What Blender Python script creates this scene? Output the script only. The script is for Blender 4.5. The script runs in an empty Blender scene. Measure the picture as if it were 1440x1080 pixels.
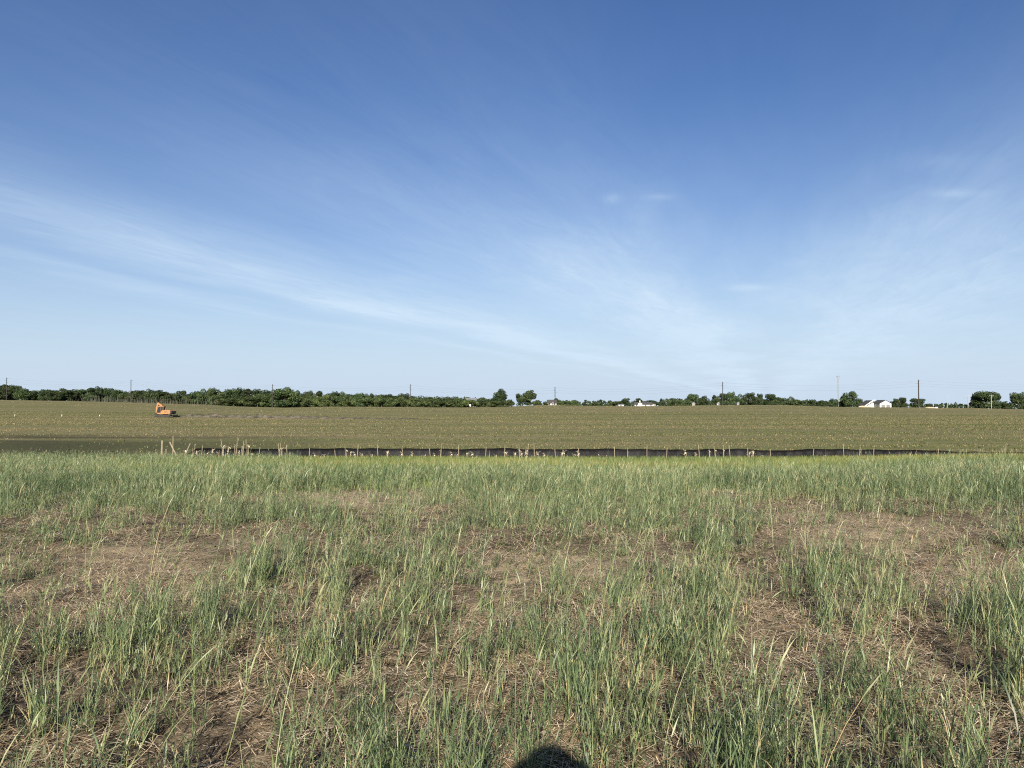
import bpy, bmesh, math, random
import numpy as np
from mathutils import Vector, Matrix

R = math.radians
rng = np.random.default_rng(11)
random.seed(5)
S = bpy.context.scene
COL = S.collection

# ------------------------------------------------------------------ camera
EYE = 1.6
cam_d = bpy.data.cameras.new('camera')
cam_d.sensor_width = 36.0
cam_d.lens = 27.05
cam_d.clip_start = 0.02
cam_d.clip_end = 30000
cam = bpy.data.objects.new('camera', cam_d)
COL.objects.link(cam)
cam.location = (0, 0, EYE)
cam.rotation_euler = (R(90 + 1.48), 0, 0)
S.camera = cam
F = 1082.0            # focal length in photograph pixels
HORIZON = 568.0

# ------------------------------------------------------------------ sun, sky, exposure
SUN_EL, SUN_AZ = 24.2, 2.6      # the sun stands behind the camera, a little to its left
sd = bpy.data.lights.new('sun', 'SUN')
sd.energy = 5.0
sd.angle = R(0.53)
sd.color = (1.0, 0.92, 0.80)
sun = bpy.data.objects.new('sun', sd)
COL.objects.link(sun)
to_sun = Vector((-math.sin(R(SUN_AZ)) * math.cos(R(SUN_EL)), -math.cos(R(SUN_AZ)) * math.cos(R(SUN_EL)), math.sin(R(SUN_EL))))
sun.rotation_euler = to_sun.to_track_quat('Z', 'Y').to_euler()
sun.location = to_sun * 60

W = bpy.data.worlds.new('World')
S.world = W
W.use_nodes = True
wn, wl = W.node_tree.nodes, W.node_tree.links
wn.clear()

def wmath(op, a, b=None, c=None, clamp=False):
    n = wn.new('ShaderNodeMath'); n.operation = op; n.use_clamp = clamp
    for i, v in enumerate((a, b, c)):
        if v is None: continue
        if isinstance(v, (int, float)): n.inputs[i].default_value = v
        else: wl.new(v, n.inputs[i])
    return n.outputs[0]

sky = wn.new('ShaderNodeTexSky')
sky.sky_type = 'NISHITA'
sky.sun_disc = False
sky.sun_elevation = R(SUN_EL)
sky.sun_rotation = R(180 + SUN_AZ)
sky.altitude = 250
sky.air_density = 1.0
sky.dust_density = 0.25
sky.ozone_density = 3.0
tc = wn.new('ShaderNodeTexCoord')
sp = wn.new('ShaderNodeSeparateXYZ')
wl.new(tc.outputs['Generated'], sp.inputs[0])
X, Y, Z = sp.outputs
zc = wmath('MAXIMUM', Z, 0.012)
PX, PY = wmath('DIVIDE', X, zc), wmath('DIVIDE', Y, zc)     # the cirrus layer seen as a flat sheet overhead
U = wmath('ADD', wmath('MULTIPLY', PX, 0.9487), wmath('MULTIPLY', PY, -0.3162))
V = wmath('ADD', wmath('MULTIPLY', PX, 0.3162), wmath('MULTIPLY', PY, 0.9487))
def wnoise(su, sv, off, detail=5, rough=0.55, scale=1.0, dist=0.0):
    cx = wn.new('ShaderNodeCombineXYZ')
    wl.new(wmath('MULTIPLY', U, su), cx.inputs[0]); wl.new(wmath('MULTIPLY', V, sv), cx.inputs[1]); cx.inputs[2].default_value = off
    n = wn.new('ShaderNodeTexNoise'); n.inputs['Scale'].default_value = scale
    n.inputs['Detail'].default_value = detail; n.inputs['Roughness'].default_value = rough; n.inputs['Distortion'].default_value = dist
    wl.new(cx.outputs[0], n.inputs['Vector'])
    return n.outputs['Fac']
warp = wmath('MULTIPLY', wmath('SUBTRACT', wnoise(0.5, 0.22, 3.1), 0.5), 2.1)
UW = wmath('ADD', U, warp)
def wramp(fac, stops, interp='B_SPLINE'):
    r = wn.new('ShaderNodeValToRGB'); r.color_ramp.interpolation = interp
    e = r.color_ramp.elements
    while len(e) < len(stops): e.new(0.5)
    for k, (p, v) in enumerate(stops):
        e[k].position = p; e[k].color = (v, v, v, 1) if isinstance(v, (int, float)) else (*v, 1)
    wl.new(fac, r.inputs[0]); return r.outputs[0]
bands = [(-8, .12), (-6.2, .16), (-5.5, .12), (-5.1, .5), (-4.75, .10), (-4.4, .20), (-4.0, .72), (-3.65, .84), (-3.3, .50), (-3.0, .50),
         (-2.5, .20), (-2.0, .46), (-1.4, .70), (-0.75, .76), (-0.35, .26), (0.05, .18), (0.6, .56), (1.3, .66), (2.2, .36), (3.2, .30), (4.5, .2), (7, .24)]
band = wramp(wmath('ADD', wmath('MULTIPLY', UW, 1 / 16.0), 0.5), [((u + 8) / 16, v) for u, v in bands])
streak = wmath('ADD', wmath('MULTIPLY', wnoise(1.3, 0.30, 8.0, 7, 0.6), 0.95), wmath('MULTIPLY', wnoise(0.8, 0.3, 1.7, 4), 0.6))
streak = wmath('ADD', streak, wmath('MULTIPLY', wmath('SUBTRACT', wnoise(4.0, 0.8, 12.0, 8, 0.74, dist=.8), 0.5), 1.05))
streak = wmath('SUBTRACT', streak, 0.12)
low = wramp(Z, [(0.0, 0.7), (0.07, 0.95), (0.13, 0.82), (0.19, 0.48), (0.25, 0.20), (0.34, 0.09), (0.5, 0.05)])
dens = wmath('MULTIPLY', wmath('MULTIPLY', wmath('MULTIPLY', band, streak), low), 2.05, clamp=True)
# a few small brighter wisps, each in its own direction of the sky
GA, GB = wmath('DIVIDE', X, wmath('MAXIMUM', Y, 0.05)), wmath('DIVIDE', Z, wmath('MAXIMUM', Y, 0.05))
wisp_noise = wnoise(9, 3.0, 5.0, 4, 0.7)
for px, py, rx, ry, k in ((1052, 404, 30, 5, 1.0), (862, 277, 12, 7, .5), (930, 275, 22, 5, .45), (1350, 270, 34, 6, .5), (1378, 402, 18, 4, .3), (560, 392, 26, 7, .3), (1330, 225, 60, 14, .2)):
    a = wmath('MULTIPLY', wmath('SUBTRACT', GA, (px - 720) / F), F / rx)
    b = wmath('MULTIPLY', wmath('SUBTRACT', GB, (HORIZON - py) / F), F / ry)
    g = wmath('POWER', 2.718, wmath('MULTIPLY', wmath('ADD', wmath('MULTIPLY', a, a), wmath('MULTIPLY', b, b)), -1.0))
    dens = wmath('ADD', dens, wmath('MULTIPLY', wmath('MULTIPLY', g, wisp_noise), k * 0.75), clamp=True)
hs = wn.new('ShaderNodeHueSaturation')
hs.inputs['Hue'].default_value = 0.513
hs.inputs['Saturation'].default_value = 1.22
hs.inputs['Value'].default_value = 0.93
wl.new(sky.outputs[0], hs.inputs['Color'])
mx = wn.new('ShaderNodeMix'); mx.data_type = 'RGBA'
wl.new(wmath('MULTIPLY', dens, 0.85), mx.inputs[0])
# pale thin air near the horizon
hz = wn.new('ShaderNodeMix'); hz.data_type = 'RGBA'
wl.new(wramp(Z, [(0.0, 0.96), (0.05, 0.84), (0.12, 0.46), (0.22, 0.16), (0.38, 0.0)]), hz.inputs[0])
wl.new(hs.outputs[0], hz.inputs[6])
hz.inputs[7].default_value = (5.1, 6.2, 7.8, 1)
wl.new(hz.outputs[2], mx.inputs[6])
mx.inputs[7].default_value = (6.1, 7.5, 8.9, 1)
bg = wn.new('ShaderNodeBackground'); bg.inputs[1].default_value = 0.052
wl.new(mx.outputs[2], bg.inputs[0])
wo = wn.new('ShaderNodeOutputWorld'); wl.new(bg.outputs[0], wo.inputs[0])

S.view_settings.view_transform = 'Standard'
S.view_settings.look = 'None'
S.view_settings.exposure = 1.06
S.view_settings.gamma = 1.0
S.cycles.max_bounces = 6
S.cycles.diffuse_bounces = 3
S.cycles.transparent_max_bounces = 4
S.cycles.volume_bounces = 0
S.cycles.filter_width = 1.1
S.cycles.use_denoising = False

# ------------------------------------------------------------------ helpers
def tag(o, label=None, cat=None, group=None, kind=None):
    if label: o['label'] = label
    if cat: o['category'] = cat
    if group: o['group'] = group
    if kind: o['kind'] = kind
    return o

def empty(name, loc=(0, 0, 0), rz=0.0):
    o = bpy.data.objects.new(name, None); COL.objects.link(o)
    o.location = loc; o.rotation_euler = (0, 0, rz); o.empty_display_size = 0.3
    return o

def link_mesh(name, me, mat=None, parent=None, smooth=False):
    o = bpy.data.objects.new(name, me); COL.objects.link(o)
    if mat and not me.materials: me.materials.append(mat)
    if parent: o.parent = parent
    if smooth and len(me.polygons): me.polygons.foreach_set('use_smooth', np.ones(len(me.polygons), bool))
    return o

def copy_tree(o, parent=None):
    c = o.copy(); COL.objects.link(c); c.parent = parent
    for ch in list(o.children): copy_tree(ch, c)
    return c

class MB:
    """collects simple shapes into one mesh"""
    def __init__(s): s.b = bmesh.new()
    def box(s, c, d, rot=None, bevel=0.0):
        t = bmesh.new(); bmesh.ops.create_cube(t, size=1)
        bmesh.ops.scale(t, vec=d, verts=t.verts)
        if bevel: bmesh.ops.bevel(t, geom=t.edges[:], offset=bevel, segments=2, affect='EDGES', profile=.6)
        s._add(t, c, rot); return s
    def prism(s, pts, y0, y1, bevel=0.0):
        """outline in x,z drawn out from y0 to y1"""
        t = bmesh.new()
        a = [t.verts.new((x, y0, z)) for x, z in pts]; b = [t.verts.new((x, y1, z)) for x, z in pts]
        t.faces.new(a); t.faces.new(b[::-1])
        for i in range(len(pts)):
            j = (i + 1) % len(pts); t.faces.new((a[j], a[i], b[i], b[j]))
        bmesh.ops.recalc_face_normals(t, faces=t.faces)
        if bevel: bmesh.ops.bevel(t, geom=t.edges[:], offset=bevel, segments=2, affect='EDGES', profile=.6)
        s._add(t, (0, 0, 0), None); return s
    def tube(s, p, q, r0, r1=None, n=10):
        p, q = Vector(p), Vector(q); r1 = r0 if r1 is None else r1
        t = bmesh.new(); L = (q - p).length
        bmesh.ops.create_cone(t, cap_ends=True, segments=n, radius1=r0, radius2=r1, depth=L)
        m = (q - p).to_track_quat('Z', 'Y').to_matrix().to_4x4(); m.translation = (p + q) / 2
        t.transform(m); s._add(t, (0, 0, 0), None); return s
    def ball(s, c, d, sub=2):
        t = bmesh.new(); bmesh.ops.create_icosphere(t, subdivisions=sub, radius=.5)
        bmesh.ops.scale(t, vec=d, verts=t.verts); s._add(t, c, None); return s
    def _add(s, t, c, rot):
        m = Matrix.Translation(c)
        if rot is not None: m = m @ rot
        t.transform(m)
        me = bpy.data.meshes.new('tmp'); t.to_mesh(me); t.free(); s.b.from_mesh(me); bpy.data.meshes.remove(me)
    def build(s, name, mat, parent=None, smooth=False):
        me = bpy.data.meshes.new(name); s.b.to_mesh(me); s.b.free()
        return link_mesh(name, me, mat, parent, smooth)

class Acc:
    """numpy mesh collector: polygons of mixed size and two float attributes per point"""
    def __init__(s): s.v, s.lo, s.tot, s.a, s.t, s.n = [], [], [], [], [], 0
    def add(s, v, polys, tint, along):
        s.v.append(v.reshape(-1, 3)); s.a.append(along.ravel()); s.t.append(tint.ravel())
        for p in polys:
            s.lo.append((p + s.n).ravel()); s.tot.append(np.full(len(p), p.shape[1]))
        s.n += len(s.v[-1])
    def build(s, name, mat, parent=None, smooth=False):
        v = np.concatenate(s.v).astype(np.float32); lo = np.concatenate(s.lo).astype(np.int32); tot = np.concatenate(s.tot).astype(np.int32)
        me = bpy.data.meshes.new(name)
        me.vertices.add(len(v)); me.vertices.foreach_set('co', v.ravel())
        me.loops.add(len(lo)); me.loops.foreach_set('vertex_index', lo)
        me.polygons.add(len(tot)); st = np.zeros(len(tot), np.int32); st[1:] = np.cumsum(tot)[:-1]
        me.polygons.foreach_set('loop_start', st)
        try: me.polygons.foreach_set('loop_total', tot)
        except Exception: pass
        for nm, d in (('tint', s.t), ('along', s.a)):
            at = me.attributes.new(nm, 'FLOAT', 'POINT'); at.data.foreach_set('value', np.concatenate(d).astype(np.float32))
        me.update(calc_edges=True); me.validate()
        return link_mesh(name, me, mat, parent, smooth)

def ribbons(acc, base, az, th0, bend, L, Wd, segs, tint, twist=None, blunt=0.0, belly=0.0):
    """blades: each starts at base, leans th0 from upright towards az and bends further along its length"""
    N = len(base)
    if N == 0: return
    twist = np.zeros(N) if twist is None else twist
    wx, wy = -np.sin(az + twist), np.cos(az + twist)
    P = base.copy(); rows = []; al = []
    for i in range(segs + 1):
        t = i / segs
        if i:
            th = th0 + bend * ((i - .5) / segs) ** 1.4
            st = L / segs
            P = P + np.stack([np.cos(az) * np.sin(th) * st, np.sin(az) * np.sin(th) * st, np.cos(th) * st], 1)
        w = Wd * (max(blunt, 1 - t ** 1.6) * (1 - belly + belly * min(1, t * 3))) / 2
        if i == segs and blunt == 0:
            rows.append(P[:, None, :]); al.append(np.full((N, 1), t))
        else:
            off = np.stack([wx * w, wy * w, np.zeros(N)], 1)
            rows.append(np.stack([P - off, P + off], 1)); al.append(np.full((N, 2), t))
    v = np.concatenate(rows, 1); al = np.concatenate(al, 1); k = v.shape[1]
    o = (np.arange(N) * k)[:, None]
    polys = []
    last = segs if blunt else segs - 1
    for i in range(last): polys.append(o + np.array([2 * i, 2 * i + 1, 2 * i + 3, 2 * i + 2]))
    if not blunt: polys.append(o + np.array([2 * segs - 2, 2 * segs - 1, 2 * segs]))
    acc.add(v, polys, np.repeat(tint[:, None], k, 1), al)
    return P

def _hash(ix, iy, s):
    h = (ix.astype(np.int64) * 374761393 + iy.astype(np.int64) * 668265263 + s * 1442695041) & 0xffffffff
    h = ((h ^ (h >> 13)) * 1274126177) & 0xffffffff
    return ((h ^ (h >> 16)) & 0xffff) / 65535.0
def vnoise(x, y, s=0):
    ix, iy = np.floor(x), np.floor(y); fx, fy = x - ix, y - iy
    fx, fy = fx * fx * (3 - 2 * fx), fy * fy * (3 - 2 * fy)
    a, b, c, d = _hash(ix, iy, s), _hash(ix + 1, iy, s), _hash(ix, iy + 1, s), _hash(ix + 1, iy + 1, s)
    return (a * (1 - fx) + b * fx) * (1 - fy) + (c * (1 - fx) + d * fx) * fy
def fbm(x, y, o=4, s=0, g=.5):
    r, amp, tot = 0, 1, 0
    for k in range(o):
        r = r + amp * vnoise(x * 2 ** k, y * 2 ** k, s + k); tot += amp; amp *= g
    return r / tot

# ------------------------------------------------------------------ materials
def new_mat(name):
    m = bpy.data.materials.new(name); m.use_nodes = True
    n, l = m.node_tree.nodes, m.node_tree.links; n.clear()
    out = n.new('ShaderNodeOutputMaterial'); return m, n, l, out

def simple(name, col, rough=.6, metal=0.0, var=.18, scale=6.0, spec=.4, dirt=None):
    m, n, l, out = new_mat(name)
    p = n.new('ShaderNodeBsdfPrincipled'); p.inputs['Roughness'].default_value = rough; p.inputs['Metallic'].default_value = metal
    p.inputs['Specular IOR Level'].default_value = spec
    t = n.new('ShaderNodeTexCoord'); nz = n.new('ShaderNodeTexNoise'); nz.inputs['Scale'].default_value = scale; nz.inputs['Detail'].default_value = 6
    l.new(t.outputs['Object'], nz.inputs['Vector'])
    r = n.new('ShaderNodeValToRGB'); e = r.color_ramp.elements
    d = dirt or tuple(c * (1 - var) for c in col)
    e[0].position, e[0].color = .3, (*d, 1); e[1].position, e[1].color = .62, (*col, 1)
    l.new(nz.outputs['Fac'], r.inputs[0]); l.new(r.outputs[0], p.inputs['Base Color'])
    b = n.new('ShaderNodeBump'); b.inputs['Strength'].default_value = .15; l.new(nz.outputs['Fac'], b.inputs['Height']); l.new(b.outputs[0], p.inputs['Normal'])
    l.new(p.outputs[0], out.inputs[0]); return m

def leafy(name, stops, transl=.3, rough=.5, spec=.35, base_col=None, obj_var=0.0):
    m, n, l, out = new_mat(name)
    at = n.new('ShaderNodeAttribute'); at.attribute_name = 'tint'
    r = n.new('ShaderNodeValToRGB'); e = r.color_ramp.elements
    while len(e) < len(stops): e.new(.5)
    for k, (p_, c) in enumerate(stops): e[k].position = p_; e[k].color = (*c, 1)
    l.new(at.outputs['Fac'], r.inputs[0]); col = r.outputs[0]
    if base_col:
        al = n.new('ShaderNodeAttribute'); al.attribute_name = 'along'
        mr = n.new('ShaderNodeMapRange'); mr.inputs[1].default_value = 0; mr.inputs[2].default_value = .35; mr.inputs[3].default_value = .7; mr.inputs[4].default_value = 0
        l.new(al.outputs['Fac'], mr.inputs[0])
        mm = n.new('ShaderNodeMix'); mm.data_type = 'RGBA'; l.new(mr.outputs[0], mm.inputs[0]); l.new(col, mm.inputs[6]); mm.inputs[7].default_value = (*base_col, 1); col = mm.outputs[2]
    if obj_var:
        oi = n.new('ShaderNodeObjectInfo'); h = n.new('ShaderNodeHueSaturation')
        a = n.new('ShaderNodeMapRange'); a.inputs[3].default_value = .5 - .03 * obj_var; a.inputs[4].default_value = .5 + .025 * obj_var; l.new(oi.outputs['Random'], a.inputs[0]); l.new(a.outputs[0], h.inputs['Hue'])
        b = n.new('ShaderNodeMapRange'); b.inputs[3].default_value = 1 - .5 * obj_var; b.inputs[4].default_value = 1 + .75 * obj_var
        ml = n.new('ShaderNodeMath'); ml.operation = 'MULTIPLY'; ml.inputs[1].default_value = 7.31; l.new(oi.outputs['Random'], ml.inputs[0])
        fr = n.new('ShaderNodeMath'); fr.operation = 'FRACT'; l.new(ml.outputs[0], fr.inputs[0]); l.new(fr.outputs[0], b.inputs[0]); l.new(b.outputs[0], h.inputs['Value'])
        l.new(col, h.inputs['Color']); col = h.outputs[0]
    p = n.new('ShaderNodeBsdfPrincipled'); p.inputs['Roughness'].default_value = rough; p.inputs['Specular IOR Level'].default_value = spec
    l.new(col, p.inputs['Base Color'])
    tr = n.new('ShaderNodeBsdfTranslucent'); l.new(col, tr.inputs[0])
    ms = n.new('ShaderNodeMixShader'); ms.inputs[0].default_value = transl
    l.new(p.outputs[0], ms.inputs[1]); l.new(tr.outputs[0], ms.inputs[2]); l.new(ms.outputs[0], out.inputs[0]); return m

def noise_node(n, l, vec, scale, detail=6, rough=.55):
    z = n.new('ShaderNodeTexNoise'); z.inputs['Scale'].default_value = scale; z.inputs['Detail'].default_value = detail; z.inputs['Roughness'].default_value = rough
    l.new(vec, z.inputs['Vector']); return z.outputs['Fac']
def ramp_node(n, l, fac, stops):
    r = n.new('ShaderNodeValToRGB'); e = r.color_ramp.elements
    while len(e) < len(stops): e.new(.5)
    for k, (p_, c) in enumerate(stops): e[k].position = p_; e[k].color = (*(c if not isinstance(c, (int, float)) else (c, c, c)), 1)
    l.new(fac, r.inputs[0]); return r.outputs[0]
def mix_node(n, l, fac, a, b, mode='MIX'):
    m = n.new('ShaderNodeMix'); m.data_type = 'RGBA'; m.blend_type = mode
    for s, v in ((0, fac), (6, a), (7, b)):
        if isinstance(v, (int, float)): m.inputs[s].default_value = v
        elif isinstance(v, tuple): m.inputs[s].default_value = (*v, 1)
        else: l.new(v, m.inputs[s])
    return m.outputs[2]

# bare soil strewn with chaff, near the camera
soil_m, n, l, out = new_mat('soil')
g = n.new('ShaderNodeNewGeometry'); pos = g.outputs['Position']
big, mid, fine = noise_node(n, l, pos, .9, 5), noise_node(n, l, pos, 9, 6, .65), noise_node(n, l, pos, 60, 4, .7)
c = ramp_node(n, l, mid, [(.32, (.060, .047, .033)), (.5, (.170, .134, .088)), (.68, (.300, .236, .155))])
sand = ramp_node(n, l, big, [(.52, 0.0), (.68, 1.0)])
at = n.new('ShaderNodeAttribute'); at.attribute_name = 'tint'
shade_patch = noise_node(n, l, pos, 2.3, 6, .7)
c = mix_node(n, l, ramp_node(n, l, shade_patch, [(.50, 0.0), (.62, .8)]), c, (.044, .034, .025))  # random dark patches paint the shade among the clumps into the soil colour
c = mix_node(n, l, at.outputs['Fac'], c, mix_node(n, l, fine, (.26, .205, .13), (.48, .39, .255)))
chaff = ramp_node(n, l, fine, [(.58, 0.0), (.66, .75)])
c = mix_node(n, l, chaff, c, (.40, .29, .17))
p = n.new('ShaderNodeBsdfPrincipled'); p.inputs['Roughness'].default_value = .95; p.inputs['Specular IOR Level'].default_value = .1
l.new(c, p.inputs['Base Color'])
b = n.new('ShaderNodeBump'); b.inputs['Strength'].default_value = 1.0; b.inputs['Distance'].default_value = .035
hh = n.new('ShaderNodeMath'); hh.operation = 'ADD'; l.new(mid, hh.inputs[0]); l.new(fine, hh.inputs[1]); l.new(hh.outputs[0], b.inputs['Height'])
l.new(b.outputs[0], p.inputs['Normal']); l.new(p.outputs[0], out.inputs[0])

# the harvested field: brown soil, a film of green seedlings, pale residue in rows
field_m, n, l, out = new_mat('field_soil')
g = n.new('ShaderNodeNewGeometry'); pos = g.outputs['Position']
mp = n.new('ShaderNodeMapping'); mp.inputs['Scale'].default_value = (.008, .11, 0); l.new(pos, mp.inputs[0])
mp2 = n.new('ShaderNodeMapping'); mp2.inputs['Scale'].default_value = (.5, 1.3, 0); l.new(pos, mp2.inputs[0])
wide, rows = noise_node(n, l, mp.outputs[0], 1.0, 5), noise_node(n, l, mp2.outputs[0], 1.0, 6, .7)
c = ramp_node(n, l, rows, [(.3, (.100, .084, .043)), (.5, (.172, .147, .077)), (.68, (.265, .226, .126))])
c = mix_node(n, l, ramp_node(n, l, wide, [(.38, .0), (.60, .9)]), c, mix_node(n, l, rows, (.078, .092, .034), (.150, .156, .062)))
at = n.new('ShaderNodeAttribute'); at.attribute_name = 'tint'
c = mix_node(n, l, at.outputs['Fac'], c, mix_node(n, l, rows, (.034, .038, .018), (.066, .064, .034)))
p = n.new('ShaderNodeBsdfPrincipled'); p.inputs['Roughness'].default_value = 1; p.inputs['Specular IOR Level'].default_value = .05
l.new(c, p.inputs['Base Color']); l.new(p.outputs[0], out.inputs[0])

far_m, n, l, out = new_mat('distant_farmland')
g = n.new('ShaderNodeNewGeometry')
mp = n.new('ShaderNodeMapping'); mp.inputs['Scale'].default_value = (.004, .008, 0); l.new(g.outputs['Position'], mp.inputs[0])
c = ramp_node(n, l, noise_node(n, l, mp.outputs[0], 1.0, 5), [(.35, (.050, .070, .026)), (.5, (.085, .095, .040)), (.65, (.070, .090, .034))])
p = n.new('ShaderNodeBsdfPrincipled'); p.inputs['Roughness'].default_value = 1; p.inputs['Specular IOR Level'].default_value = .05
l.new(c, p.inputs['Base Color']); l.new(p.outputs[0], out.inputs[0])

GRASS = [(0, (.020, .042, .015)), (.22, (.055, .094, .038)), (.5, (.140, .198, .098)), (.72, (.225, .275, .110)), (.9, (.36, .38, .22)), (1, (.44, .34, .18))]
rye_m = leafy('rye_leaf', GRASS, .28, .45, .45, base_col=(.20, .21, .085))
ditch_m = leafy('yellow_green_grass', [(0, (.075, .120, .042)), (.4, (.160, .205, .062)), (.75, (.245, .258, .074)), (1, (.36, .31, .13))], .35, .55, .25)
straw_m = leafy('dry_straw', [(0, (.08, .050, .028)), (.35, (.28, .190, .10)), (.7, (.50, .38, .23)), (1, (.74, .63, .45))], .1, .6, .3)
stub_m = leafy('pale_stubble', [(0, (.14, .118, .058)), (.6, (.25, .205, .108)), (1, (.42, .36, .22))], .1, .8, .1)
stalk_m = leafy('bleached_stalk', [(0, (.26, .21, .12)), (.6, (.46, .39, .26)), (1, (.66, .60, .47))], .1, .8, .1)
weed_m = leafy('green_seedling', [(0, (.060, .085, .025)), (1, (.130, .150, .045))], .3, .6, .2)
crown_m = leafy('tree_foliage', [(0, (.021, .036, .015)), (.5, (.040, .062, .023)), (1, (.082, .106, .042))], .22, .6, .2, obj_var=.65)
bush_m = leafy('bush_foliage', [(0, (.030, .048, .017)), (.5, (.054, .078, .027)), (1, (.098, .122, .046))], .22, .6, .2, obj_var=.55)
wood_m = leafy('woodland_foliage', [(0, (.028, .045, .022)), (.5, (.046, .068, .030)), (1, (.075, .098, .044))], .2, .6, .2)
twig_m = leafy('grey_twigs', [(0, (.045, .045, .032)), (1, (.13, .125, .10))], 0, .8, .1)
bark_m = simple('bark', (.10, .08, .06), .9, var=.45, scale=14, spec=.1)
pole_m = simple('weathered_pole', (.050, .046, .043), .85, var=.3, scale=3, spec=.15)
palepole_m = simple('pale_pole', (.34, .31, .27), .8, var=.25, scale=3, spec=.2)
steel_m = simple('galvanised_steel', (.30, .31, .32), .5, .6, var=.15)
wire_m = simple('wire', (.10, .10, .11), .5, .7)
fabric_m = simple('black_fabric', (.012, .012, .014), .65, var=.5, scale=.35, spec=.4, dirt=(.030, .029, .030))
stake_m = simple('pale_wood', (.31, .26, .18), .8, var=.35, scale=9, spec=.2)
ywm = simple('machine_paint', (.35, .165, .058), .7, var=.25, scale=4, dirt=(.21, .12, .058))
blk_m = simple('black_rubber', (.018, .018, .018), .7, var=.4, dirt=(.05, .04, .03))
dark_m = simple('dark_steel', (.045, .04, .036), .6, .3, var=.4)
glass_m = simple('cab_glass', (.015, .02, .022), .08, var=.1, spec=.8)
white_m = simple('white_siding', (.52, .51, .48), .7, var=.06, scale=2)
cream_m = simple('cream_siding', (.62, .58, .49), .75, var=.1, scale=2)
roof_m = simple('dark_shingle', (.060, .058, .058), .9, var=.3, scale=8)
groof_m = simple('grey_metal_roof', (.20, .21, .22), .5, .2, var=.15, scale=3)
door_m = simple('grey_door', (.16, .155, .15), .6, var=.15)
pane_m = simple('window_pane', (.03, .035, .04), .1, var=.1, spec=.7)
clod_m = simple('dug_soil', (.120, .108, .078), .95, var=.5, scale=.9, spec=.05, dirt=(.034, .031, .026))

# ------------------------------------------------------------------ the ground
CX = np.array([-900, 0, 100, 200, 290, 330, 400, 470, 640, 720, 760, 830, 900, 1000, 1100, 1150, 1200, 1300, 1370, 1440, 2300.])
CY = np.array([560, 562.5, 564, 566.5, 569, 571.5, 573.3, 571.8, 572.6, 571.5, 569.5, 570.8, 571.2, 570.0, 569.5, 571.5, 572.6, 573, 574, 575.5, 577.])
def sstep(t): t = np.clip(t, 0, 1); return t * t * (3 - 2 * t)
def terrain(x, y):
    """height of the land at x, y: a verge that slopes down to a ditch, a flat field that climbs to a low crest, a plateau behind"""
    x, y = np.asarray(x, float), np.asarray(y, float)
    px = 720 + F * x / np.maximum(y, 1)
    yc = np.interp(px, CX, CY)
    ang = (HORIZON - yc) / F
    z = -1.7 * sstep((y - 4) / 46) ** 1.0
    field = -1.7 + np.where(y > 130, sstep((y - 130) / 230), 0) * (EYE + ang * 360 + 1.7)
    back = EYE + ang * 360 + (ang - .0016) * (y - 360)
    z = np.where(y > 50, field, z); z = np.where(y > 360, back, z)
    return z
def micro(x, y):
    """clods, ruts and hummocks of the bare ground"""
    k = np.clip(1 - (y - 30) / 18, 0, 1)
    r = .10 * (fbm(x * .7, y * .7, 3, 40) - .5) + .08 * (fbm(x * 4, y * 4, 3, 50) - .5) + .07 * (fbm(x * 15, y * 15, 3, 60) - .5)
    return r * k
def ground_z(x, y): return terrain(x, y) + micro(x, y)
def at_px(px, d): return (px - 720) / F * d
def on_ground(px, d):
    x = at_px(px, d); return Vector((x, d, float(terrain(x, d))))

# which parts of the verge are bare: patches as they lie on the ground
BARE = [(210, 800, 150, 42, .95), (70, 850, 110, 35, .7), (330, 760, 120, 22, .6), (470, 705, 120, 17, .9), (610, 697, 70, 12, .7), (770, 800, 120, 34, 1.05), (880, 775, 70, 18, .6), (700, 870, 70, 45, .7),
        (1230, 748, 150, 30, 1.0), (1385, 815, 130, 26, 1.1), (1120, 722, 70, 14, .8), (840, 900, 90, 30, .45), (1260, 930, 170, 30, .45), (130, 692, 60, 9, .6), (230, 680, 50, 8, .4), (1090, 880, 60, 30, .4),
        (120, 990, 130, 30, .35), (1010, 700, 60, 10, .6), (1400, 740, 60, 18, .5), (580, 960, 60, 30, .3), (1330, 770, 120, 22, .5), (560, 735, 60, 16, .5)]
def to_px(x, y):
    return 720 + F * x / np.maximum(y, .3), HORIZON + F * (EYE - terrain(x, y)) / np.maximum(y, .3)
def bareness(x, y):
    px, py = to_px(x, y); b = np.zeros_like(px)
    for cx, cy, rx, ry, s in BARE:
        b = np.maximum(b, s * np.exp(-(((px - cx) / rx) ** 2 + ((py - cy) / ry) ** 2) ** 1.3))
    return b
def cover(x, y):
    """how thickly the rye stands, 0..1"""
    base = np.interp(y, [0, 4, 6.5, 10, 13.5, 17.5, 60], [.54, .48, .39, .35, .46, 1.0, 1.0])
    n1, n2 = fbm(x * .55, y * .55, 3, 7), fbm(x * 2.6, y * 2.6, 3, 17)
    k = np.interp(y, [0, 13, 22], [1, 1, .35])
    return np.clip(base + k * (.6 * (n1 - .5) + 2.5 * (n2 - .5)) - 1.0 * bareness(x, y) * np.interp(y, [0, 16, 26], [1, 1, .6]), .035, 1)

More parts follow.
